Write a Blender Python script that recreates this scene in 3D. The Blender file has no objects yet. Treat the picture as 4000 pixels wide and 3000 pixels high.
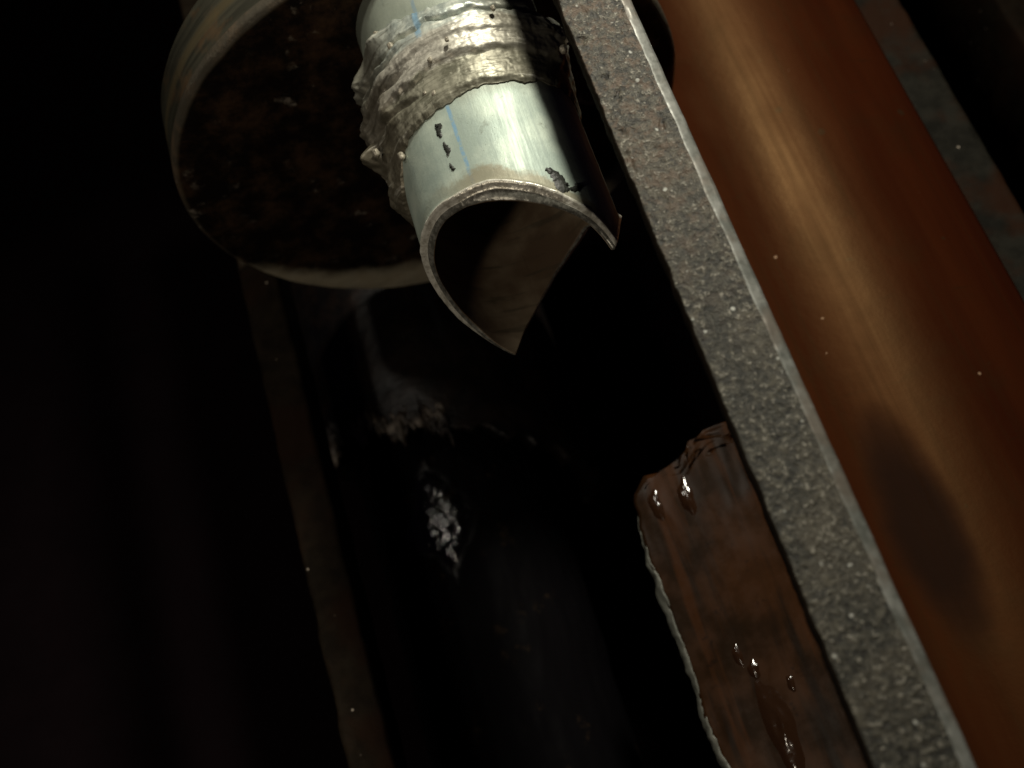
import bpy, math, random
import numpy as np
from mathutils import Matrix, Vector, noise

# ------------------------------------------------------------------ camera, light, exposure
S = bpy.context.scene
cam_d = bpy.data.cameras.new('camera')
cam = bpy.data.objects.new('camera', cam_d)
S.collection.objects.link(cam)
cx, cy, cz = (0.95073, -0.27741, -0.13841), (0.31002, 0.85072, 0.42445), (0.0, -0.44645, 0.89481)
cam.matrix_world = Matrix(((cx[0], cy[0], cz[0], 0.0), (cx[1], cy[1], cz[1], -0.15), (cx[2], cy[2], cz[2], 0.30), (0, 0, 0, 1)))
cam_d.sensor_width = 36.0
cam_d.lens = 43.452
cam_d.clip_start, cam_d.clip_end = 0.005, 20.0
cam_d.dof.use_dof = True
cam_d.dof.focus_distance = 0.292
cam_d.dof.aperture_fstop = 15.0
S.camera = cam

W = bpy.data.worlds.new('World')
S.world = W
W.use_nodes = True
W.node_tree.nodes['Background'].inputs[0].default_value = (0.55, 0.40, 0.85, 1)
W.node_tree.nodes['Background'].inputs[1].default_value = 0.0040

def lamp(name, loc, target, power, size, color):
    d = bpy.data.lights.new(name, 'AREA')
    d.shape = 'DISK'; d.size = size; d.energy = power; d.color = color
    o = bpy.data.objects.new(name, d)
    S.collection.objects.link(o)
    o.location = loc
    o.rotation_euler = (Vector(target) - Vector(loc)).to_track_quat('-Z', 'Y').to_euler()
    return o
lamp('torch', (0.190, 0.290, 0.400), (0.02, 0.07, 0.02), 0.50, 0.065, (1.0, 0.96, 0.82)).data.spread = math.radians(78)
lamp('fill_lamp', (-0.165, -0.145, 0.28), (0.00, 0.02, 0.0), 0.155, 0.035, (1.0, 0.88, 0.70))  # added fill, no known source; brightens disc face, bore and oily plate
lamp('work_lamp', (-0.200, 0.170, 0.260), (-0.02, 0.02, -0.05), 0.115, 0.020, (1.0, 0.93, 0.80))

S.view_settings.view_transform = 'Standard'
S.view_settings.look = 'None'
S.view_settings.exposure = 0.0
S.view_settings.gamma = 1.0
S.view_settings.use_curve_mapping = False
S.cycles.use_denoising = True
S.cycles.max_bounces = 6

# ------------------------------------------------------------------ helpers
def fnoise(p, octv=4, h=0.9):
    return noise.fractal(Vector(p), h, 2.0, octv)

def link(me, name, mats, parent=None, smooth=True):
    for m in mats: me.materials.append(m)
    if smooth:
        me.polygons.foreach_set('use_smooth', [True] * len(me.polygons))
    o = bpy.data.objects.new(name, me)
    S.collection.objects.link(o)
    if parent is not None:
        o.parent = parent
    return o

def grid(name, fn, nu, nv, mats, parent=None, close_u=False, close_v=False, smooth=True, attrs=None, matfn=None, off=(0, 0, 0)):
    """fn(i, j) -> point; attrs: {name: fn(i, j)}"""
    vs, fs = [], []
    for i in range(nu):
        for j in range(nv):
            p = fn(i, j)
            vs.append((p[0] - off[0], p[1] - off[1], p[2] - off[2]))
    mi = []
    for i in range(nu if close_u else nu - 1):
        for j in range(nv if close_v else nv - 1):
            a, b = i, (i + 1) % nu
            c, d = j, (j + 1) % nv
            fs.append((a * nv + c, b * nv + c, b * nv + d, a * nv + d))
            if matfn: mi.append(matfn(i, j))
    me = bpy.data.meshes.new(name)
    me.from_pydata(vs, [], fs)
    if matfn: me.polygons.foreach_set('material_index', mi)
    if attrs:
        for k, f in attrs.items():
            at = me.attributes.new(k, 'FLOAT', 'POINT')
            at.data.foreach_set('value', [float(f(i, j)) for i in range(nu) for j in range(nv)])
    me.update()
    return link(me, name, mats, parent, smooth)

def empty(name, loc):
    o = bpy.data.objects.new(name, None)
    o.empty_display_size = 0.02
    S.collection.objects.link(o)
    o.location = loc
    return o

def tag(o, label, cat, group=None):
    o['label'] = label; o['category'] = cat
    if group: o['group'] = group

# ------------------------------------------------------------------ material graph helper
class G:
    def __init__(s, name):
        s.m = bpy.data.materials.new(name); s.m.use_nodes = True
        s.t = s.m.node_tree; s.N = s.t.nodes
        s.b = s.N['Principled BSDF']
        s.co = s.N.new('ShaderNodeTexCoord').outputs['Object']
    def set(s, sock, v):
        if isinstance(v, bpy.types.NodeSocket): s.t.links.new(v, sock)
        elif isinstance(v, tuple): sock.default_value = v if len(v) == len(sock.default_value) else v + (1,)
        else: sock.default_value = v
    def inp(s, **k):
        for a, v in k.items(): s.set(s.b.inputs[a.replace('_', ' ')], v)
        return s
    def map(s, scale, loc=(0, 0, 0), rot=(0, 0, 0)):
        n = s.N.new('ShaderNodeMapping'); s.t.links.new(s.co, n.inputs[0])
        n.inputs['Scale'].default_value = scale; n.inputs['Location'].default_value = loc; n.inputs['Rotation'].default_value = rot
        return n.outputs[0]
    def noise(s, scale, detail=5, rough=0.6, vec=None, dist=0.0):
        n = s.N.new('ShaderNodeTexNoise'); s.t.links.new(vec or s.co, n.inputs['Vector'])
        n.inputs['Scale'].default_value = scale; n.inputs['Detail'].default_value = detail
        n.inputs['Roughness'].default_value = rough; n.inputs['Distortion'].default_value = dist
        return n.outputs['Fac']
    def vor(s, scale, vec=None, feature='F1', rnd=1.0):
        n = s.N.new('ShaderNodeTexVoronoi'); n.feature = feature; s.t.links.new(vec or s.co, n.inputs['Vector'])
        n.inputs['Scale'].default_value = scale; n.inputs['Randomness'].default_value = rnd
        return n.outputs['Distance']
    def attr(s, name):
        n = s.N.new('ShaderNodeAttribute'); n.attribute_name = name
        return n.outputs['Fac']
    def xyz(s):
        n = s.N.new('ShaderNodeSeparateXYZ'); s.t.links.new(s.co, n.inputs[0]); return n.outputs
    def math(s, op, a, b=0.0, c=0.0):
        n = s.N.new('ShaderNodeMath'); n.operation = op
        s.set(n.inputs[0], a); s.set(n.inputs[1], b); s.set(n.inputs[2], c)
        return n.outputs[0]
    def ss(s, v, lo, hi, a=0.0, b=1.0):
        n = s.N.new('ShaderNodeMapRange'); n.interpolation_type = 'SMOOTHSTEP'
        s.set(n.inputs['Value'], v)
        if lo > hi: lo, hi, a, b = hi, lo, b, a
        n.inputs['From Min'].default_value = lo; n.inputs['From Max'].default_value = hi
        n.inputs['To Min'].default_value = a; n.inputs['To Max'].default_value = b
        return n.outputs['Result']
    def mix(s, f, a, b):
        n = s.N.new('ShaderNodeMix'); n.data_type = 'RGBA'
        s.set(n.inputs[0], f); s.set(n.inputs[6], a); s.set(n.inputs[7], b)
        return n.outputs[2]
    def bump(s, h, strength=0.5, dist=0.001):
        n = s.N.new('ShaderNodeBump'); s.set(n.inputs['Height'], h)
        n.inputs['Strength'].default_value = strength; n.inputs['Distance'].default_value = dist
        prev = s.b.inputs['Normal']
        if prev.is_linked: s.t.links.new(prev.links[0].from_socket, n.inputs['Normal'])
        s.t.links.new(n.outputs[0], prev)
        return s

    def bump_noise(s):
        return s.bump(s.noise(300, 3, 0.5), 0.25, 0.0008)

# ------------------------------------------------------------------ materials
def mat_zinc():
    g = G('galvanised_tube')
    th, y, d = g.attr('theta'), g.attr('ypos'), g.attr('rimdist')
    streak = g.noise(1.0, 6, 0.65, g.map((900, 60, 900)))
    cloud = g.noise(90, 5, 0.6)
    c = g.mix(g.ss(cloud, 0.35, 0.7), (0.38, 0.46, 0.40), (0.57, 0.65, 0.55))
    c = g.mix(g.ss(streak, 0.45, 0.75, 0, 0.45), c, (0.30, 0.36, 0.34))
    # blue marker line along the tube
    bl = g.math('ABSOLUTE', g.math('ADD', th, g.math('MULTIPLY_ADD', g.noise(300, 3), 1.5, 16.9)))
    blm = g.math('MULTIPLY', g.ss(bl, 1.6, 0.6), g.ss(g.noise(420, 4, 0.7), 0.36, 0.58, 0.1, 0.75))
    c = g.mix(blm, c, (0.20, 0.40, 0.60))
    # heat tint next to the cut
    dn = g.math('ADD', d, g.math('MULTIPLY', g.noise(110, 6, 0.7), -0.011))
    heat = g.math('MULTIPLY', g.ss(dn, 0.0014, -0.0012), g.ss(th, -50, -15, 0.25, 1))
    c = g.mix(g.math('MULTIPLY', heat, 0.8), c, g.mix(g.noise(260, 4), (0.20, 0.19, 0.12), (0.36, 0.30, 0.20)))
    # sooty tint by the weld
    wy = g.math('ADD', y, g.math('MULTIPLY', g.noise(160, 4), 0.006))
    c = g.mix(g.ss(wy, 0.0415, 0.0465, 0, 0.6), c, (0.20, 0.20, 0.15))
    grime = g.ss(g.noise(130, 6, 0.7), 0.60, 0.74, 0, 0.6)
    c = g.mix(grime, c, (0.15, 0.16, 0.12))
    sp = g.ss(g.vor(900), 0.14, 0.05, 0, 0.7)
    c = g.mix(g.math('MULTIPLY', sp, g.ss(g.noise(200, 2), 0.55, 0.62)), c, (0.08, 0.07, 0.05))
    g.inp(Base_Color=c, Metallic=0.26, Roughness=g.ss(streak, 0.3, 0.7, 0.48, 0.62))
    g.bump(streak, 0.10, 0.0004).bump(g.noise(1400, 4, 0.7), 0.2, 0.0003)
    return g.m

def mat_cut():
    g = G('torch_cut_steel')
    n = g.noise(700, 5, 0.7)
    c = g.mix(g.ss(n, 0.4, 0.62), (0.13, 0.125, 0.105), (0.30, 0.29, 0.25))
    g.inp(Base_Color=c, Metallic=0.30, Roughness=0.30)
    g.bump(g.noise(1.0, 3, 0.5, g.map((900, 200, 900))), 0.3, 0.0004)
    return g.m

def mat_bore():
    g = G('rusty_bore')
    n = g.noise(60, 4, 0.55)
    c = g.mix(g.ss(n, 0.35, 0.7), (0.12, 0.078, 0.046), (0.29, 0.23, 0.155))
    rings = g.noise(1.0, 3, 0.5, g.map((60, 420, 60)))
    c = g.mix(g.ss(rings, 0.56, 0.68, 0, 0.5), c, (0.05, 0.045, 0.03))
    g.inp(Base_Color=c, Metallic=0.1, Roughness=0.6)
    g.bump(n, 0.4, 0.0008)
    return g.m

def mat_weld():
    g = G('scaled_weld')
    y, th = g.attr('ypos'), g.attr('theta')
    yn = g.math('ADD', y, g.math('MULTIPLY_ADD', g.noise(190, 5, 0.7), 0.006, -0.003))
    n = g.noise(240, 6, 0.7)
    olive = g.mix(g.ss(n, 0.35, 0.65), (0.17, 0.165, 0.12), (0.36, 0.345, 0.265))
    beige = g.mix(g.ss(n, 0.35, 0.65), (0.35, 0.33, 0.28), (0.64, 0.61, 0.52))
    zinc = g.mix(g.ss(n, 0.35, 0.65), (0.34, 0.38, 0.35), (0.54, 0.57, 0.50))
    c = g.mix(g.ss(yn, 0.0520, 0.0535), olive, beige)
    c = g.mix(g.ss(yn, 0.0612, 0.0630), c, zinc)
    # left flank darker; on the right the bar's shadow is painted in
    side = g.math('ADD', g.math('MULTIPLY_ADD', g.noise(120, 4), 40, -20), th)
    c = g.mix(g.ss(side, -32, -62, 0, 0.78), c, (0.13, 0.11, 0.075))
    c = g.mix(g.ss(side, 6, 26, 0, 0.72), c, (0.13, 0.12, 0.085))
    bl = g.ss(g.math('ABSOLUTE', g.math('ADD', th, 18.0)), 2.6, 0.8)
    c = g.mix(g.math('MULTIPLY', g.math('MULTIPLY', bl, g.ss(yn, 0.0612, 0.0630)), 0.7), c, (0.22, 0.42, 0.60))
    crack = g.ss(g.noise(330, 5, 0.75), 0.62, 0.74, 0, 0.6)
    c = g.mix(crack, c, (0.07, 0.06, 0.04))
    ring = g.noise(1.0, 4, 0.65, g.map((60, 520, 60)))
    c = g.mix(g.ss(ring, 0.46, 0.34, 0, 0.6), c, (0.085, 0.075, 0.05))
    c = g.mix(g.ss(ring, 0.58, 0.70, 0, 0.5), c, (0.80, 0.77, 0.66))
    g.inp(Base_Color=c, Metallic=0.40, Roughness=g.ss(n, 0.3, 0.7, 0.36, 0.54))
    g.bump(n, 0.14, 0.0005).bump(g.noise(1.0, 3, 0.5, g.map((90, 700, 90))), 0.22, 0.0005)
    return g.m

def mat_disc_face():
    g = G('grimy_disc_face')
    rr = g.attr('radius')
    n = g.noise(70, 6, 0.7)
    c = g.mix(g.ss(n, 0.42, 0.68), (0.010, 0.0065, 0.005), (0.085, 0.048, 0.026))
    sp = g.math('MULTIPLY', g.ss(g.noise(120, 5, 0.65), 0.57, 0.70), g.ss(g.noise(32, 3), 0.48, 0.60))
    c = g.mix(sp, c, (0.36, 0.31, 0.25))
    x = g.xyz()
    low = g.ss(x[2], -0.010, -0.070, 0.0, 0.0200)
    edge = g.math('ADD', g.math('ADD', rr, low), g.math('MULTIPLY_ADD', g.noise(90, 5, 0.65), 0.012, -0.006))
    clean = g.math('MAXIMUM', g.ss(edge, 0.0785, 0.0890), g.ss(rr, 0.0766, 0.0774, 0, 0.09))
    c = g.mix(clean, c, g.mix(g.noise(150, 5, 0.7), (0.58, 0.46, 0.28), (0.74, 0.70, 0.54)))
    g.inp(Base_Color=c, Metallic=0.15, Roughness=g.ss(n, 0.3, 0.7, 0.65, 0.45), Specular_IOR_Level=0.25)
    g.bump(n, 0.5, 0.0012).bump(g.noise(500, 4, 0.7), 0.3, 0.0005)
    return g.m

def mat_disc_wall():
    g = G('turned_disc_edge')
    n = g.noise(1.0, 5, 0.65, g.map((40, 500, 40)))
    n2 = g.noise(60, 5, 0.65)
    c = g.mix(g.ss(n, 0.35, 0.65), (0.052, 0.050, 0.036), (0.100, 0.094, 0.066))
    c = g.mix(g.ss(n2, 0.55, 0.72, 0, 0.7), c, (0.20, 0.12, 0.06))
    y = g.xyz()[1]
    c = g.mix(g.ss(g.math('ABSOLUTE', g.math('ADD', y, -0.0125)), 0.0028, 0.0008, 0, 0.6), c, (0.20, 0.155, 0.08))
    c = g.mix(g.ss(g.xyz()[0], 0.035, 0.060), c, (0.012, 0.007, 0.006))  # right side blackened in colour where the torch would brighten it
    g.inp(Base_Color=c, Metallic=0.5, Roughness=0.38)
    g.bump(n, 0.18, 0.0004)
    return g.m

def mat_bar():
    g = G('pitted_bar_face')
    y = g.xyz()[1]
    n = g.noise(520, 6, 0.75)
    big = g.noise(55, 4, 0.6)
    c = g.mix(g.ss(n, 0.42, 0.60), (0.017, 0.015, 0.010), (0.104, 0.094, 0.068))
    mid = g.noise(190, 4, 0.65)
    c = g.mix(g.ss(mid, 0.40, 0.60, 0.45, 0), c, (0.022, 0.022, 0.016))
    c = g.mix(g.ss(big, 0.45, 0.70, 0, 0.5), c, (0.105, 0.088, 0.060))
    fine = g.noise(1000, 3, 0.7)
    c = g.mix(g.ss(fine, 0.58, 0.66, 0, 0.95), c, (0.29, 0.27, 0.22))
    c = g.mix(g.ss(fine, 0.46, 0.34, 0, 0.85), c, (0.015, 0.014, 0.011))
    rusty = g.math('MULTIPLY', g.ss(y, -0.03, 0.04), g.ss(g.noise(300, 5, 0.7), 0.46, 0.62))
    c = g.mix(g.math('MULTIPLY', rusty, 0.85), c, (0.10, 0.065, 0.04))
    vs = g.vor(330)
    c = g.mix(g.math('MULTIPLY', g.ss(vs, 0.20, 0.10), g.ss(g.noise(410, 1), 0.57, 0.63)), c, (0.50, 0.50, 0.45))
    g.inp(Base_Color=c, Metallic=0.2, Roughness=0.50)
    g.bump(n, 0.40, 0.0006).bump(fine, 0.9, 0.0005)
    return g.m

def mat_bar_edge():
    g = G('worn_bar_edge')
    n = g.noise(200, 5, 0.65)
    c = g.mix(g.ss(n, 0.35, 0.65), (0.15, 0.155, 0.135), (0.33, 0.33, 0.30))
    c = g.mix(g.ss(g.noise(70, 4), 0.50, 0.66, 0, 0.75), c, (0.20, 0.165, 0.13))
    g.inp(Base_Color=c, Metallic=0.25, Roughness=0.45)
    g.bump(n, 0.4, 0.0005)
    return g.m

def mat_bar_side():
    g = G('shaded_bar_side')  # shade on the bar's side is painted into this near-black colour
    n = g.noise(120, 5, 0.65)
    g.inp(Base_Color=g.mix(n, (0.006, 0.005, 0.004), (0.022, 0.016, 0.011)), Roughness=0.8, Specular_IOR_Level=0.03)
    g.bump(n, 0.5, 0.001)
    return g.m

def mat_primer():
    g = G('red_oxide_shell')
    x = g.xyz()
    n = g.noise(1.0, 3, 0.5, g.map((90, 9, 90)))
    blot = g.noise(42, 5, 0.65)
    c = g.mix(g.ss(n, 0.3, 0.7), (0.032, 0.0068, 0.0024), (0.044, 0.0100, 0.0032))
    c = g.mix(g.ss(blot, 0.50, 0.72, 0, 0.4), c, (0.026, 0.010, 0.004))
    # darker, duller soft ellipse lying along the crest
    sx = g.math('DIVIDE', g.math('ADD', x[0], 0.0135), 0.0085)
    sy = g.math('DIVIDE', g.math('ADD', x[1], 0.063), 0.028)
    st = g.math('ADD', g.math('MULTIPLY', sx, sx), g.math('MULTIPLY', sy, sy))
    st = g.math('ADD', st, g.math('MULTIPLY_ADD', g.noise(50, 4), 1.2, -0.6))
    dark_patch = g.ss(st, 2.1, 0.3)
    c = g.mix(g.math('MULTIPLY', dark_patch, 0.8), c, (0.014, 0.009, 0.007))
    # pale dust specks
    sp = g.math('MULTIPLY', g.ss(g.vor(150), 0.10, 0.05), g.ss(g.noise(230, 1), 0.64, 0.70))
    c = g.mix(sp, c, (0.30, 0.19, 0.12))
    scr = g.noise(1.0, 4, 0.7, g.map((40, 330, 40), rot=(0, 0, 0.5)))
    c = g.mix(g.ss(scr, 0.62, 0.75, 0, 0.5), c, (0.020, 0.009, 0.004))
    # tar spots and scratches
    ds = g.math('MULTIPLY', g.ss(g.vor(75), 0.13, 0.08), g.ss(g.noise(120, 2), 0.56, 0.62))
    c = g.mix(g.math('MULTIPLY', ds, 0.8), c, (0.03, 0.016, 0.008))
    sk = g.noise(1.0, 5, 0.7, g.map((420, 7, 420)))
    c = g.mix(g.ss(sk, 0.52, 0.72, 0, 0.45), c, (0.022, 0.008, 0.003))
    rough0 = g.math('ADD', g.math('MULTIPLY_ADD', sk, 0.22, -0.11), g.math('MULTIPLY_ADD', blot, 0.16, -0.08))
    rough = g.math('ADD', rough0, g.ss(n, 0.3, 0.7, 0.43, 0.52))
    rough = g.math('ADD', rough, g.math('MULTIPLY', dark_patch, 0.2))
    g.inp(Base_Color=c, Roughness=rough, Specular_IOR_Level=g.math('MULTIPLY_ADD', dark_patch, -0.20, 0.25), Specular_Tint=(1.0, 0.56, 0.20), Anisotropic=0.55, Anisotropic_Rotation=0.25)
    tn = g.N.new('ShaderNodeTangent'); tn.direction_type = 'RADIAL'; tn.axis = 'Y'
    g.t.links.new(tn.outputs[0], g.b.inputs['Tangent'])
    g.bump(blot, 0.10, 0.002)
    return g.m

def mat_oily_red():
    g = G('oily_red_shell')
    n = g.noise(45, 4, 0.55)
    st = g.noise(1.0, 4, 0.55, g.map((120, 18, 120)))
    c = g.mix(g.ss(n, 0.35, 0.65), (0.016, 0.008, 0.0035), (0.044, 0.017, 0.006))
    c = g.mix(g.ss(st, 0.50, 0.66, 0, 0.85), c, (0.010, 0.006, 0.0035))
    c = g.mix(g.ss(g.noise(1.0, 4, 0.6, g.map((150, 11, 150), (0.3, 0, 0))), 0.52, 0.66, 0, 0.8), c, (0.050, 0.018, 0.006))
    c = g.mix(g.ss(g.noise(160, 5, 0.7), 0.58, 0.72, 0, 0.7), c, (0.006, 0.004, 0.003))
    g.inp(Base_Color=c, Roughness=g.ss(g.noise(90, 5, 0.7), 0.40, 0.65, 0.24, 0.33), Specular_IOR_Level=0.22)
    g.bump(g.noise(1.0, 3, 0.5, g.map((45, 14, 45)), 0.3), 1.0, 0.0022)
    return g.m

def mat_tar(name='wet_tar', rough=(0.13, 0.22), base=(0.004, 0.0035, 0.004)):
    g = G(name)
    w = g.noise(1.0, 4, 0.55, g.map((210, 85, 210)), 0.6)
    c = g.mix(g.ss(g.noise(80, 6, 0.7), 0.58, 0.74), base, (0.035, 0.022, 0.012))
    g.inp(Base_Color=c, Roughness=0.3)
    x = g.xyz()
    patch = g.math('ADD', g.math('ADD', g.math('ABSOLUTE', g.math('ADD', x[1], -0.014)), g.math('MULTIPLY', g.math('ABSOLUTE', g.math('ADD', x[0], 0.0065)), 1.6)), g.math('MULTIPLY_ADD', g.noise(60, 3), 0.02, -0.01))
    g.inp(Roughness=g.ss(patch, 0.024, 0.018, 0.45, 0.09), Specular_IOR_Level=g.ss(patch, 0.026, 0.019, 0.012, 1.0))
    wr = g.math('MULTIPLY', g.noise(1.0, 3, 0.5, g.map((200, 75, 200)), 0.8), g.ss(patch, 0.026, 0.012, 0.03, 1.0))
    g.bump(w, 0.15, 0.0008).bump(wr, 1.0, 0.0030)
    return g.m

def mat_sleeve():
    g = G('sooty_sleeve')
    st = g.noise(1.0, 6, 0.65, g.map((140, 14, 140)))
    n = g.noise(90, 6, 0.7)
    c = g.mix(g.ss(n, 0.4, 0.7), (0.004, 0.003, 0.003), (0.016, 0.009, 0.006))
    c = g.mix(g.ss(st, 0.55, 0.75, 0, 0.6), c, (0.020, 0.021, 0.024))
    g.inp(Base_Color=c, Metallic=0.2, Roughness=0.42)
    g.bump(n, 0.6, 0.0015)
    return g.m

def mat_crust():
    g = G('slag_crust')
    n = g.noise(130, 6, 0.7)
    c = g.mix(g.ss(n, 0.42, 0.62), (0.03, 0.016, 0.008), (0.26, 0.22, 0.18))
    c = g.mix(g.ss(g.noise(45, 3), 0.44, 0.58), (0.012, 0.008, 0.006), c)
    g.inp(Base_Color=c, Metallic=0.2, Roughness=0.36)
    g.bump(n, 0.8, 0.0015)
    return g.m

def mat_plate(name, a, b, r):
    g = G(name)
    n = g.noise(130, 6, 0.7)
    big = g.noise(38, 4, 0.6)
    c = g.mix(g.ss(n, 0.35, 0.65), a, b)
    c = g.mix(g.ss(big, 0.45, 0.64, 0, 0.9), c, r)
    sp = g.math('MULTIPLY', g.ss(g.vor(210), 0.10, 0.055), g.ss(g.noise(230, 1), 0.54, 0.60))
    c = g.mix(sp, c, (0.5, 0.42, 0.34))
    g.inp(Base_Color=c, Roughness=0.7, Specular_IOR_Level=0.05)
    g.bump(n, 0.6, 0.001)
    return g.m

def mat_plain(name, col, rough=0.6, metal=0.0, bs=400, spec=0.5):
    g = G(name)
    n = g.noise(bs, 5, 0.65)
    g.inp(Base_Color=g.mix(n, tuple(c * 0.55 for c in col), tuple(min(1, c * 1.3) for c in col)), Roughness=rough, Metallic=metal, Specular_IOR_Level=spec)
    g.bump(n, 0.5, 0.0006)
    return g.m

def mat_lip():
    g = G('ground_lip')
    n = g.noise(600, 4, 0.6)
    c = g.mix(g.ss(n, 0.36, 0.6), (0.55, 0.52, 0.43), (0.90, 0.87, 0.76))
    g.inp(Base_Color=c, Metallic=0.3, Roughness=0.32)
    g.bump(g.noise(1.0, 3, 0.5, g.map((1100, 120, 1100))), 0.4, 0.0005)
    return g.m
M_zinc, M_cut, M_bore, M_weld, M_lip = mat_zinc(), mat_cut(), mat_bore(), mat_weld(), mat_lip()
M_dface, M_dwall = mat_disc_face(), mat_disc_wall()
M_bar, M_bedge, M_bside = mat_bar(), mat_bar_edge(), mat_bar_side()
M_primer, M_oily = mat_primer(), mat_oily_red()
M_tar, M_sleeve, M_crust = mat_tar(), mat_sleeve(), mat_crust()
M_smear = mat_plain('dried_tar', (0.018, 0.020, 0.014), 0.5)
M_spat = mat_plain('weld_spatter_steel', (0.40, 0.36, 0.28), 0.45, 0.3)
M_edge = mat_plain('scraped_steel_edge', (0.12, 0.12, 0.10), 0.5, 0.3, 160)
M_plate_l = mat_plate('left_plate_edge', (0.010, 0.007, 0.0045), (0.019, 0.0135, 0.0085), (0.020, 0.010, 0.0055))
M_plate_r = mat_plate('right_plate_edge', (0.011, 0.010, 0.0075), (0.022, 0.020, 0.015), (0.028, 0.011, 0.005))
M_glint = G('glint_gloss').inp(Base_Color=(0.026, 0.011, 0.005), Roughness=0.13, Specular_IOR_Level=0.7).bump_noise().m
M_house = mat_plain('housing_black', (0.015, 0.009, 0.0105), 1.0, 0, 30, 0.0)

# ------------------------------------------------------------------ setting: the dark housing behind everything
def housing():
    def f(i, j):
        x, y = -1.2 + 2.4 * i / 24, -1.0 + 2.4 * j / 24
        return (x, y, -0.42 + 0.004 * fnoise((x * 9, y * 9, 3)))
    o = grid('housing_floor', f, 25, 25, [M_house])
    o['kind'] = 'structure'
    return o
housing()

# ------------------------------------------------------------------ saddle-cut pipe, weld collar and disc: one welded piece
AX, AZ, RO, RI = 0.0131, 0.0448, 0.0240, 0.0219
ORG = (AX, 0.0900, AZ)
outer_pts = [(-153.5, -.0046), (-144.8, -.0020), (-130.8, .0025), (-116.6, .0072), (-103.2, .0111), (-88, .0146), (-72, .0164), (-51, .0172), (-42, .0171), (-31, .0162), (-17, .0157),
             (-8, .0150), (1.4, .0131), (15, .0101), (28.6, .0066), (43.6, .0025), (51, -.0008), (55.5, -.0042), (60, -.0016), (70, .0035), (85, .0092), (100, .0142), (115, .0185), (130, .0209),
             (148, .0184), (163.7, .0147), (179.4, .0086), (195, .0017)]
inner_pts = [(-153.5, -.0053), (-148.5, -.0043), (-141, -.0018), (-130, .0027), (-117, .0064), (-104, .0106), (-88, .0130), (-68.9, .0143), (-56.7, .0155), (-44.7, .0157), (-27.6, .0145), (-13.6, .0127),
             (2.6, .0100), (18, .0071), (34.5, .0040), (43, .0018), (51, -.0015), (55.5, -.0046), (60, -.0016), (70, .0035), (85, .0092), (100, .0142), (115, .0185), (130, .0211),
             (148, .0184), (163.7, .0147), (179.4, .0086), (195, .0017)]
def curve(pts):
    xs = np.array([p[0] for p in pts]); ys = np.array([p[1] for p in pts])
    xs = np.concatenate([xs - 360, xs, xs + 360]); ys = np.concatenate([ys, ys, ys])
    return lambda t: float(np.interp(t, xs, ys))
rim_o, rim_i = curve(outer_pts), curve(inner_pts)

stub = empty('cut_pipe_stub', ORG)
tag(stub, 'galvanised pipe stub with saddle-cut pointed end welded to a round grimy disc', 'pipe stub')

def tube():
    NT, NO, NE, NI = 540, 70, 8, 60
    YT = 0.0915
    rows = NO + NE + NI
    th = [-180 + 360 * i / NT for i in range(NT)]
    ro, ri = [], []
    for t in th:
        burr = 0.00012 * noise.noise(Vector((t * 0.35, 3.1, 0))) + 0.00005 * noise.noise(Vector((t * 1.3, 1.7, 0)))
        ro.append(rim_o(t) + burr)
        ri.append(rim_i(t) + 0.0002 * noise.noise(Vector((t * 0.4, 9.1, 0))))
    # a little smoothing keeps the curves from showing corners except at the two points
    def sm(a, w):
        n = len(a); out = []
        for i in range(n):
            t = th[i]
            k = w if min(abs(t - 55.5), abs(t + 153.5)) > 4 else 1
            out.append(sum(a[(i + q) % n] for q in range(-k, k + 1)) / (2 * k + 1))
        return out
    ro, ri = sm(ro, 4), sm(ri, 4)
    def par(i, j):
        t = th[i]
        if j < NO:
            f = 0.93 * j / (NO - 14) if j < NO - 13 else 0.93 + 0.07 * (j - NO + 14) / 13.0
            y = YT + (ro[i] - YT) * f
            r = RO + 0.00010 * noise.noise(Vector((t * 0.05, y * 90, 0)))
            d = y - ro[i]
            r += min(1.0, min(abs(t - 55.5), abs(t + 153.5)) / 30) ** 2 * 0.00075 * math.exp(-((d - 0.0010) / 0.00065) ** 2) * (1 + 0.35 * noise.noise(Vector((t * 0.22, 4, 0))))
            if d < 0.0008: r -= 0.0007 * (1 - d / 0.0008) ** 2
        elif j < NO + NE:
            f = (j - NO + 1) / (NE + 1)
            r = RO - 0.0007 + (RI - RO + 0.0007) * f
            y = ro[i] + (ri[i] - ro[i]) * f - 0.0004 * math.sin(math.pi * f) * (1 + 0.4 * noise.noise(Vector((t * 0.25, f * 3, 5)))) + 0.00008 * noise.noise(Vector((t * 1.1, f * 7, 2)))
        else:
            f = ((j - NO - NE) / (NI - 1)) ** 1.3
            y = ri[i] + (YT - ri[i]) * f
            r = RI + 0.00012 * noise.noise(Vector((t * 0.06, y * 120, 7)))
        return t, r, y
    cache = {}
    def fn(i, j):
        if (i, j) not in cache: cache[(i, j)] = par(i, j)
        t, r, y = cache[(i, j)]
        a = math.radians(t)
        return (AX + r * math.sin(a), y, AZ + r * math.cos(a))
    def matfn(i, j): return 0 if j < NO - 5 else (3 if j < NO else (1 if j < NO + NE - 1 else 2))
    return grid('tube', fn, NT, rows, [M_zinc, M_cut, M_bore, M_lip], stub, close_u=True, matfn=matfn, off=ORG,
                attrs={'theta': lambda i, j: th[i], 'ypos': lambda i, j: cache[(i, j)][2], 'rimdist': lambda i, j: cache[(i, j)][2] - ro[i]})
tube()

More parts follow.
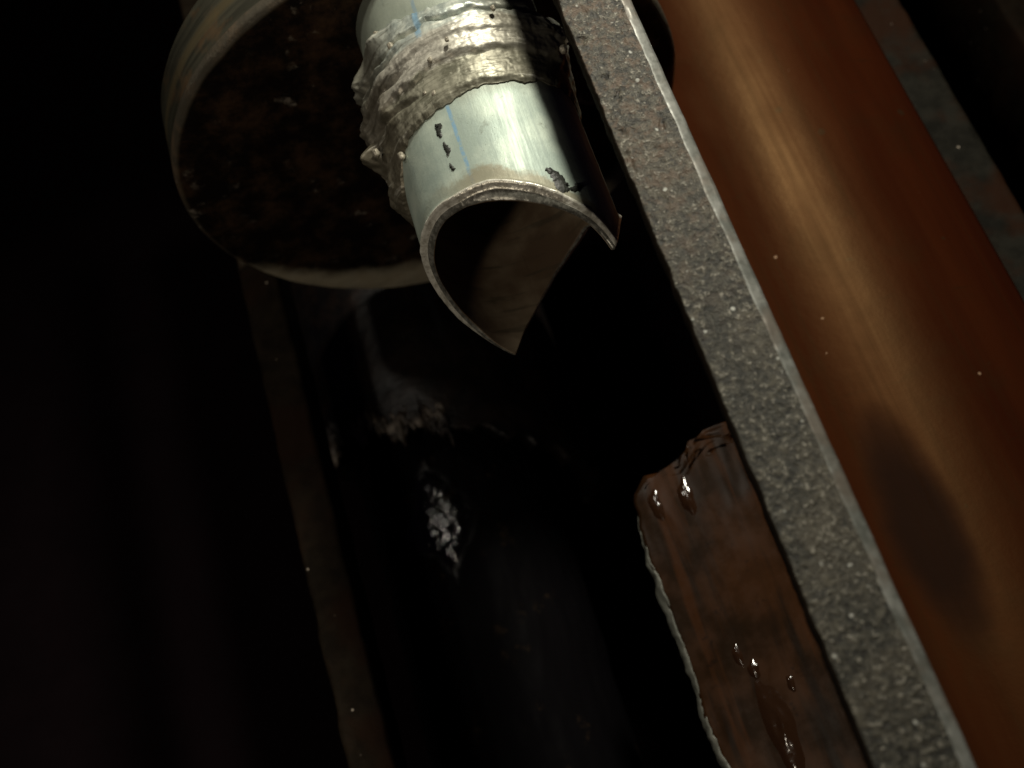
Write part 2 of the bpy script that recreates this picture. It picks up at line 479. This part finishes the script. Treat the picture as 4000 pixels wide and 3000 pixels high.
def collar():
    NT, NY, NB = 620, 150, 3
    def lerp(t, pts):
        return float(np.interp(t, [p[0] for p in pts], [p[1] for p in pts]))
    low = [(-180, .040), (-130, .034), (-108, .0305), (-90, .0310), (-76, .0350), (-62, .0400), (-48, .0412), (0, .0424), (30, .0430), (60, .0440), (100, .043), (180, .040)]
    high = [(-180, .078), (-60, .0775), (-40, .0745), (-20, .0715), (20, .070), (60, .0715), (180, .078)]
    cache = {}
    def par(i, j):
        t = -180 + 360 * i / NT
        P = Vector((math.sin(math.radians(t)) * 2.2, math.cos(math.radians(t)) * 2.2, 0))
        lo = lerp(t, low) + 0.0009 * fnoise((P.x * 3, P.y * 3, 1.0), 4)
        hi = lerp(t, high) + 0.0012 * fnoise((P.x * 3, P.y * 3, 7.0), 4)
        if j < NB:                                  # back of the ring, inside the tube wall
            return t, 0.0236, lo + (j + 1) * 1e-4
        if j >= NB + NY:
            return t, 0.0236, hi
        f = j / 1.0; f = (j - NB) / (NY - 1)
        y = lo + (hi - lo) * f
        b1 = 0.0530 + 0.0016 * fnoise((P.x * 2.2, P.y * 2.2, 11), 2)     # edges of the weld passes
        b2 = 0.0588 + 0.0010 * fnoise((P.x * 2.6, P.y * 2.6, 15), 2)
        b3 = 0.0650 + 0.0018 * fnoise((P.x * 2.0, P.y * 2.0, 21), 2)
        s = lambda e, w: 1 / (1 + math.exp(-(y - e) / w))
        r = 0.0242
        r += 0.0009 * s(lo + 0.0008, 0.00035)
        r += 0.0012 * s(b1, 0.00034)
        r += 0.0007 * s(b2, 0.00034)
        r -= 0.0014 * s(b3, 0.00030)
        r -= 0.0010 * s(hi - 0.0012, 0.0006)
        r -= 0.0012 * math.exp(-((y - b3 - 0.0012) / 0.0009) ** 2)        # groove above the bead
        r += 0.00018 * fnoise((P.x * 1.6, P.y * 1.6, y * 420), 4) + 0.00009 * fnoise((P.x * 9, P.y * 9, y * 500), 3)
        if t < -28:                                  # folds running round the left flank
            w_ = min(1.0, (-28 - t) / 14)
            for gy, gs in ((.0475, .10), (.0560, .06), (.0625, .03)):
                yy = gy + gs * 1e-3 * (t + 28) * -1.2 + 0.0012 * noise.noise(Vector((t * 0.08, gy * 400, 0)))
                r -= w_ * 0.0010 * math.exp(-((y - yy) / 0.0008) ** 2)
        # big drips and blobs on the left flank
        for (tc, yc, wt, wy, h) in ((-80, .0700, 9, .0042, .0042), (-86, .0610, 12, .0060, .0022), (-86, .0490, 10, .0042, .0052), (-92, .0380, 16, .0060, .0028), (-58, .0520, 9, .005, .0012), (-50, .0735, 8, .0022, .0016),
                                    (62, .0600, 12, .0065, .0022), (82, .0690, 10, .005, .0035), (-105, .055, 14, .012, .003)):
            q = ((t - tc) / wt) ** 2 + ((y - yc) / wy) ** 2
            if q < 6: r += h * math.exp(-q) * (1 + 0.6 * fnoise((P.x * 3, P.y * 3, y * 160), 3))
        return t, max(r, 0.0235), y
    def fn(i, j):
        if (i, j) not in cache: cache[(i, j)] = par(i, j)
        t, r, y = cache[(i, j)]
        a = math.radians(t)
        return (AX + r * math.sin(a), y, AZ + r * math.cos(a))
    return grid('weld_collar', fn, NT, NY + NB + 1, [M_weld], stub, close_u=True, off=ORG,
                attrs={'theta': lambda i, j: cache[(i, j)][0], 'ypos': lambda i, j: cache[(i, j)][2]})
collar()

def disc():
    CX_, CZ_, R, Y0, T = 0.0004, -0.0061, 0.0787, 0.0900, 0.0242
    prof = [(r * R, 0.0) for r in np.linspace(0.02, 0.94, 60)]
    prof += [(R * r, 0.0003 * ((r - 0.94) / 0.05) ** 2) for r in np.linspace(0.945, 0.985, 8)]
    prof += [(R - 0.0009, 0.0006), (R - 0.0004, 0.0011), (R - 0.0001, 0.0018), (R, 0.0028)]
    nf = len(prof)
    prof += [(R, y) for y in np.linspace(0.004, T - 0.002, 24)]
    prof += [(R - 0.0006, T - 0.0005), (R - 0.002, T), (R * 0.5, T), (0.002, T)]
    NT = 300
    off = (CX_, Y0, CZ_)
    def fn(i, j):
        r, y = prof[j]
        a = 2 * math.pi * i / NT
        x, z = math.sin(a), math.cos(a)
        if j < nf:
            y += 0.0004 * fnoise((x * r * 90, z * r * 90, 2), 4)
        r2 = r + 0.00018 * noise.noise(Vector((x * 5, z * 5, y * 200))) * (r / R)
        return (CX_ + r2 * x, Y0 + y, CZ_ + r2 * z)
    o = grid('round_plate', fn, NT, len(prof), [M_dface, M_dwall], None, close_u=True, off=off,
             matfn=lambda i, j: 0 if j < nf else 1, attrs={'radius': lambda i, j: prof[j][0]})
    o.location = (CX_ - ORG[0], 0, CZ_ - ORG[2])
    o.parent = stub
    o['label'] = 'thick round disc with grimy black face and bare metal rim'
disc()

def on_tube(t, y, lift):
    a = math.radians(t)
    r = RO + lift
    return (AX + r * math.sin(a) - ORG[0], y - ORG[1], AZ + r * math.cos(a) - ORG[2])

def smear(path, widths, seed):
    """an irregular dried drop of tar lying on the tube: a tapered ribbon with a raised middle"""
    rnd = random.Random(seed)
    vs, fs = [], []
    n = 26
    for k in range(n):
        f = k / (n - 1) * (len(path) - 1)
        i = min(int(f), len(path) - 2); u = f - i
        t = path[i][0] * (1 - u) + path[i + 1][0] * u; y = path[i][1] * (1 - u) + path[i + 1][1] * u
        w = widths[i] * (1 - u) + widths[i + 1] * u
        w *= 0.75 + 0.6 * rnd.random()
        dt = path[i + 1][0] - path[i][0]; dy = path[i + 1][1] - path[i][1]
        L = math.hypot(dt * 4.19e-4, dy) or 1
        nt, ny = -dy / L / 4.19e-4, dt * 4.19e-4 / L
        jit = (rnd.random() - .5) * 0.0003
        for q, lift in ((-1, 0.00005), (-.4, 0.00030), (.4, 0.00034), (1, 0.00005)):
            vs.append(on_tube(t + nt * (w * q + jit), y + ny * (w * q + jit), lift))
    for k in range(n - 1):
        for q in range(3):
            fs.append((k * 4 + q, k * 4 + q + 1, k * 4 + q + 5, k * 4 + q + 4))
    me = bpy.data.meshes.new('tar_smear'); me.from_pydata(vs, [], fs); me.update()
    return link(me, 'tar_smear', [M_smear], stub)
smear([(-28.2, .0384), (-26.4, .0373), (-27.8, .0358), (-26.9, .0342)], [.0002, .0010, .0007, .0003], 1)
smear([(-26.8, .0324), (-26.2, .0308), (-25.6, .0298), (-26.6, .0284)], [.0002, .0006, .0007, .0002], 2)
smear([(-26.9, .0262), (-26.9, .0252), (-25.8, .0239)], [.0001, .0003, .0004], 3)
smear([(23.2, .0160), (26.5, .0150), (28.8, .0128), (29.6, .0104), (33.0, .0098)], [.0005, .0010, .0014, .0016, .0005], 4)
smear([(33.5, .0098), (37.0, .0100), (40.0, .0112), (43.2, .0114)], [.0004, .0008, .0007, .0003], 5)

def spatter():
    rnd = random.Random(7)
    spots = [(-17, .0545, .0275, .0007), (-38, .0668, .0270, .0009), (-27, .0478, .0262, .0006), (-22, .0460, .0262, .0007), (-30, .0445, .0258, .0006), (22, .0625, .0300, .0007), (-60, .0395, .0262, .0010),
             (-46, .0742, .0268, .0009), (-5, .0565, .0292, .0006), (60, .0540, .0300, .0010), (66, .0580, .0308, .0009), (-74, .0465, .0300, .0010)]
    for (t, y, r, s) in spots:
        vs, fs = [], []
        nu, nv = 8, 6
        for i in range(nv):
            ph = math.pi * i / (nv - 1)
            for j in range(nu):
                a = 2 * math.pi * j / nu
                k = s * (0.8 + 0.4 * rnd.random())
                vs.append((k * math.sin(ph) * math.cos(a), 1.3 * k * math.sin(ph) * math.sin(a), k * math.cos(ph)))
        for i in range(nv - 1):
            for j in range(nu):
                fs.append((i * nu + j, i * nu + (j + 1) % nu, (i + 1) * nu + (j + 1) % nu, (i + 1) * nu + j))
        me = bpy.data.meshes.new('weld_spatter'); me.from_pydata(vs, [], fs); me.update()
        o = link(me, 'weld_spatter', [M_spat], stub)
        a = math.radians(t)
        r -= 0.0014
        o.location = (r * math.sin(a), y - ORG[1], r * math.cos(a))
spatter()

# ------------------------------------------------------------------ pitted flat bar across the front
def bar():
    XL, XR, ZT, ZB = 0.0364, 0.0523, 0.0850, 0.0795
    XC = 0.0499
    Y0, Y1 = -0.210, 0.150
    off = (0.0443, -0.03, 0.0715)
    NY = 900
    xs = list(np.linspace(XL + 0.0005, XC, 40))
    nf = len(xs)
    cols = [('s', 0.0), ('s', 0.5), ('s', 1.0)] + [('f', x) for x in xs] + [('c', q) for q in (0.25, 0.5, 0.75, 1.0)] + [('r', 0.5), ('r', 1.0), ('b', 0)]
    def fn(i, j):
        y = Y0 + (Y1 - Y0) * i / (NY - 1)
        k, v = cols[j]
        el = 0.00035 * fnoise((1.0, y * 160, 0), 5)
        ec = 0.00028 * fnoise((7.0, y * 90, 0), 4)
        er = 0.00022 * fnoise((3.0, y * 45, 0), 4)
        dz = 0
        if k == 's':
            return (XL + el + 0.0002 * (1 - v), y, ZB + (ZT - 0.0006 - ZB) * v)
        if k == 'f':
            u = (v - XL) / (XC - XL)
            x = v + el * (1 - u) + ec * u
            dz = 0.00011 * fnoise((x * 700, y * 700, 2), 4) + 0.00006 * noise.noise(Vector((x * 1500, y * 1500, 4)))
            pit = noise.noise(Vector((x * 330, y * 260, 8)))
            if pit > 0.34 and y > -0.03: dz -= 0.0016 * (pit - 0.34) * min(1, (y + 0.03) / 0.03)
            return (x, y, ZT + dz)
        if k == 'c':
            x = XC + ec + (XR + er - XC - ec) * v
            z = ZT + 0.00005 - 0.0011 * v + 0.00008 * noise.noise(Vector((x * 700, y * 500, 9)))
            return (x, y, z)
        if k == 'r':
            return (XR + er - 0.0001, y, ZT - 0.0016 + (ZB - ZT + 0.0016) * v)
        return (XL + 0.004, y, ZB - 0.0002)
    def matfn(i, j):
        a, b = cols[j][0], cols[(j + 1) % len(cols)][0]
        if a == 's' or b in 'rb' or a in 'rb': return 2
        if b == 'c' : return 1
        return 0
    o = grid('flat_bar', fn, NY, len(cols), [M_bar, M_bedge, M_bside], None, close_v=True, matfn=matfn, off=off)
    o.location = off
    tag(o, 'pitted grey steel flat bar with pale worn edge crossing diagonally in front of the pipe', 'flat bar')
    return o
bar()

# ------------------------------------------------------------------ red-oxide curved shell behind the bar
SX, SZ, SR, STH = 0.1080, -0.1150, 0.0850, 0.0035
def sp(t, r):
    """point of the shell's section at angle t, radius r: an arc that runs out straight left of -20 degrees"""
    a = math.radians(max(t, -20.0))
    x, z = SX + r * math.sin(a), SZ + r * math.cos(a)
    if t < -20.0:
        d = math.radians(-20.0 - t) * SR
        x -= d * math.cos(a); z += d * math.sin(a)
    return x, z
def shell():
    t0, t1 = -60.2, 33.0
    Y0, Y1 = -0.26, 0.30
    NT, NY = 110, 330
    off = (SX, 0.0, SZ)
    root = empty('curved_shell', off)
    tag(root, 'reddish brown painted curved steel shell lying behind the grey flat bar', 'curved shell')
    def left(y):                       # torch-cut left edge, notched back for the disc
        f = 1 / (1 + math.exp(-(y + 0.016 + 0.003 * fnoise((y * 150, 5.0, 0), 3)) / 0.0020))
        e = t0 + 1.3 * fnoise((y * 60, 2.0, 0), 4) * (1 - f)
        return e + ((-21.4) - t0) * f
    NL = 50
    def ang(tl, j):
        return tl + (-21.2 - tl) * j / NL if j <= NL else -21.2 + (t1 + 21.2) * (j - NL) / (NT - 1 - NL)
    def build(name, r, side, mats, matfn):
        def fn(i, j):
            y = Y0 + (Y1 - Y0) * i / (NY - 1)
            tl = left(y)
            t = ang(tl, j)
            a = math.radians(t)
            rr = r + 0.0003 * fnoise((t * 0.03, y * 8, 3), 2)
            ya = y + 0.0050 * fnoise((t * 0.22, y * 30, 9), 4) * math.exp(-((y + 0.016) / 0.008) ** 2) * (1 / (1 + math.exp((t + 23) / 1.0)))
            x, z = sp(t, rr)
            return (x, ya, z)
        return fn
    outer = build('o', SR, 1, None, None)
    inner = build('i', SR - STH, 1, None, None)
    def fn(i, j):
        return outer(i, j) if j < NT else inner(i, 2 * NT - 1 - j)
    def matfn(i, j):
        if j == 2 * NT - 1: return 1
        y = Y0 + (Y1 - Y0) * i / (NY - 1)
        tl = left(y)
        jj = j if j < NT else 2 * NT - 1 - j
        return 2 if (y < -0.005 and ang(tl, jj) < -21.25) else 0
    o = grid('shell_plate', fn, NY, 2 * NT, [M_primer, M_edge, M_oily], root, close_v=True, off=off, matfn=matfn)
    def lip(i, j):
        y = -0.26 + 0.232 * i / 399
        v = 2 * math.pi * j / 14
        w = 0.0008 * (1 + 0.6 * fnoise((y * 45, 4, 0), 4)) * min(1.0, (399 - i) / 25 + 0.05)
        w = max(w, 0.0002)
        tl = left(y)
        a = math.radians(-20)
        flap = 1.0 + 3.0 * max(0.0, fnoise((y * 30, 8, 0), 3))
        dx = w * math.cos(v); dz = 0.8 * w * math.sin(v)
        if dx < 0:
            dx *= flap * 1.8; dz += dx * 0.35
        k = 0.0005 * fnoise((y * 260, math.cos(v), math.sin(v)), 4)
        rr = SR - 0.0006 + dz + k
        x, z = sp(tl + 0.3, rr)
        return (x + dx * math.cos(a) - 0.0004, y, z - dx * math.sin(a))
    for (ox, oy, hl, hw, hh) in ((.0405, -.1000, .0140, .0044, .0010), (.0390, -.0290, .0060, .0024, .0010), (.0392, -.0830, .0028, .0018, .0007), (.0365, -.0780, .0035, .0014, .0006), (.0300, -.0275, .0055, .0022, .0008), (.0470, -.0900, .0030, .0012, .0005)):
        n20 = (math.sin(math.radians(-20)), math.cos(math.radians(-20)))
        px, pz = sp(-20.0, SR)
        d_ = (px - ox) / math.cos(math.radians(20))
        zc = pz - d_ * math.sin(math.radians(20))
        def drop(i, j):
            q = i / 11.0; a = 2 * math.pi * j / 24
            u, v = q * math.cos(a) * hw, q * math.sin(a) * hl
            k = 1 + 0.35 * noise.noise(Vector((math.cos(a) * 1.5 + ox * 900, math.sin(a) * 1.5, 1)))
            h = hh * (1 - q * q) * (1 + 0.35 * noise.noise(Vector((u * 500, v * 260, oy * 100)))) - 0.00012
            u *= k; v *= k
            return (ox + u * n20[1] + h * n20[0], oy + v, zc - u * n20[0] + h * n20[1])
        grid('glint_drop', drop, 12, 24, [M_glint], root, close_v=True, off=off)  # drops added and shaped to mirror the lamps as glints
    grid('scraped_edge', lip, 400, 14, [M_edge], root, close_v=True, off=off)
    return root
shell_root = shell()

# ------------------------------------------------------------------ plate edges
def plate(name, label, x0, x1, zt, depth, mat, seed, y0=-0.30, y1=0.36):
    NY = 300
    cols = [(0, 0), (0, 1)] + [(q, 2) for q in np.linspace(0.06, 0.94, 12)] + [(1, 1), (1, 0)]
    off = ((x0 + x1) / 2, 0.0, zt - depth)
    def fn(i, j):
        y = y0 + (y1 - y0) * i / (NY - 1)
        u, k = cols[j]
        x = x0 + (x1 - x0) * u + 0.0006 * fnoise((y * 70, seed + u * 2, 0), 4)
        z = zt - depth if k == 0 else (zt - 0.0012 if k == 1 else zt + 0.0005 * fnoise((x * 200, y * 200, seed), 4))
        return (x, y, z)
    o = grid(name, fn, NY, len(cols), [mat], None, close_v=True, off=off)
    o.location = off
    tag(o, label, 'steel plate')
    return o
plate('side_plate', 'dim rusty plate edge running down from under the disc at the left', -0.0797, -0.0664, -0.0600, 0.022, M_plate_l, 3.0)
plate('side_plate', 'grey mottled plate edge along the right side of the brown shell', 0.1560, 0.1745, -0.0560, 0.12, M_plate_r, 8.0)
plate('side_plate', 'faint brown plate edge in the far top right corner', 0.2290, 0.2480, -0.1000, 0.12, M_plate_l, 14.0)

# ------------------------------------------------------------------ sooty sleeve and the tarred pipe inside it
def pipe_obj(name, x, z, r, wall, y0, y1, mats, rag=None, nt=220, ny=180, root=None, lump=0.0):
    off = (x, 0.0, z)
    def fn(i, j):
        t = 2 * math.pi * i / nt
        s, c = math.sin(t), math.cos(t)
        ys = y0 + (rag(s, c) if rag else 0)
        k = j / (ny - 1)
        y = ys + (y1 - ys) * (k ** 1.4)
        rr = r + lump * fnoise((s * 4, c * 4, y * 45), 4)
        return (x + rr * s, y, z + rr * c)
    def fi(i, j):
        t = 2 * math.pi * i / nt
        s, c = math.sin(t), math.cos(t)
        ys = y0 + (rag(s, c) if rag else 0)
        return (x + (r - wall) * s, ys if j == 0 else y1, z + (r - wall) * c)
    def f(i, j): return fi(i, 1 - j) if j < 2 else fn(i, j - 2)
    o = grid(name, f, nt, ny + 2, mats, root, close_u=True, close_v=True, off=off)
    if root is None: o.location = off
    return o

SLX, SLZ, SLR = -0.030, -0.152, 0.052
sl = empty('sooty_sleeve', (SLX, 0.0, SLZ))
tag(sl, 'sooty black sleeve below the disc ending in a ragged slag crust', 'sleeve')
rag = lambda s, c: 0.044 - 0.42 * SLR * s + 0.006 * fnoise((s * 5, c * 5, 1), 5)
pipe_obj('sleeve_wall', SLX, SLZ, SLR, 0.006, 0.0, 0.36, [M_sleeve], rag, root=sl, lump=0.0004)
def crust():
    rnd = random.Random(4)
    NT, NV = 420, 26
    def fn(i, j):
        t = math.radians(-75 + 79 * i / (NT - 1))
        s, c = math.sin(t), math.cos(t)
        v = 2 * math.pi * j / NV
        wid = 0.0040 * (1 + 0.9 * fnoise((t * 9, 1, 0), 4))
        wid = max(wid, 0.0008)
        rr = SLR - 0.001 + 0.45 * wid * math.sin(v)
        y = rag(s, c) + 0.0005 + wid * 1.3 * math.cos(v) + 0.0035 * fnoise((t * 14, 5, 0), 4)
        k = 0.0016 * fnoise((t * 30, math.cos(v) * 2, math.sin(v) * 2), 4)
        rr += k
        return (SLX + rr * s, y + k, SLZ + rr * c)
    grid('slag_crust', fn, NT, NV, [M_crust], sl, close_v=True, off=(SLX, 0, SLZ))
crust()

tp = pipe_obj('tarred_pipe', -0.0335, -0.1510, 0.0360, 0.004, -0.30, 0.30, [M_tar], None, nt=200, ny=260, lump=0.0007)
tag(tp, 'glossy black tarred pipe with wrinkled glints coming out of the ragged sleeve', 'pipe')
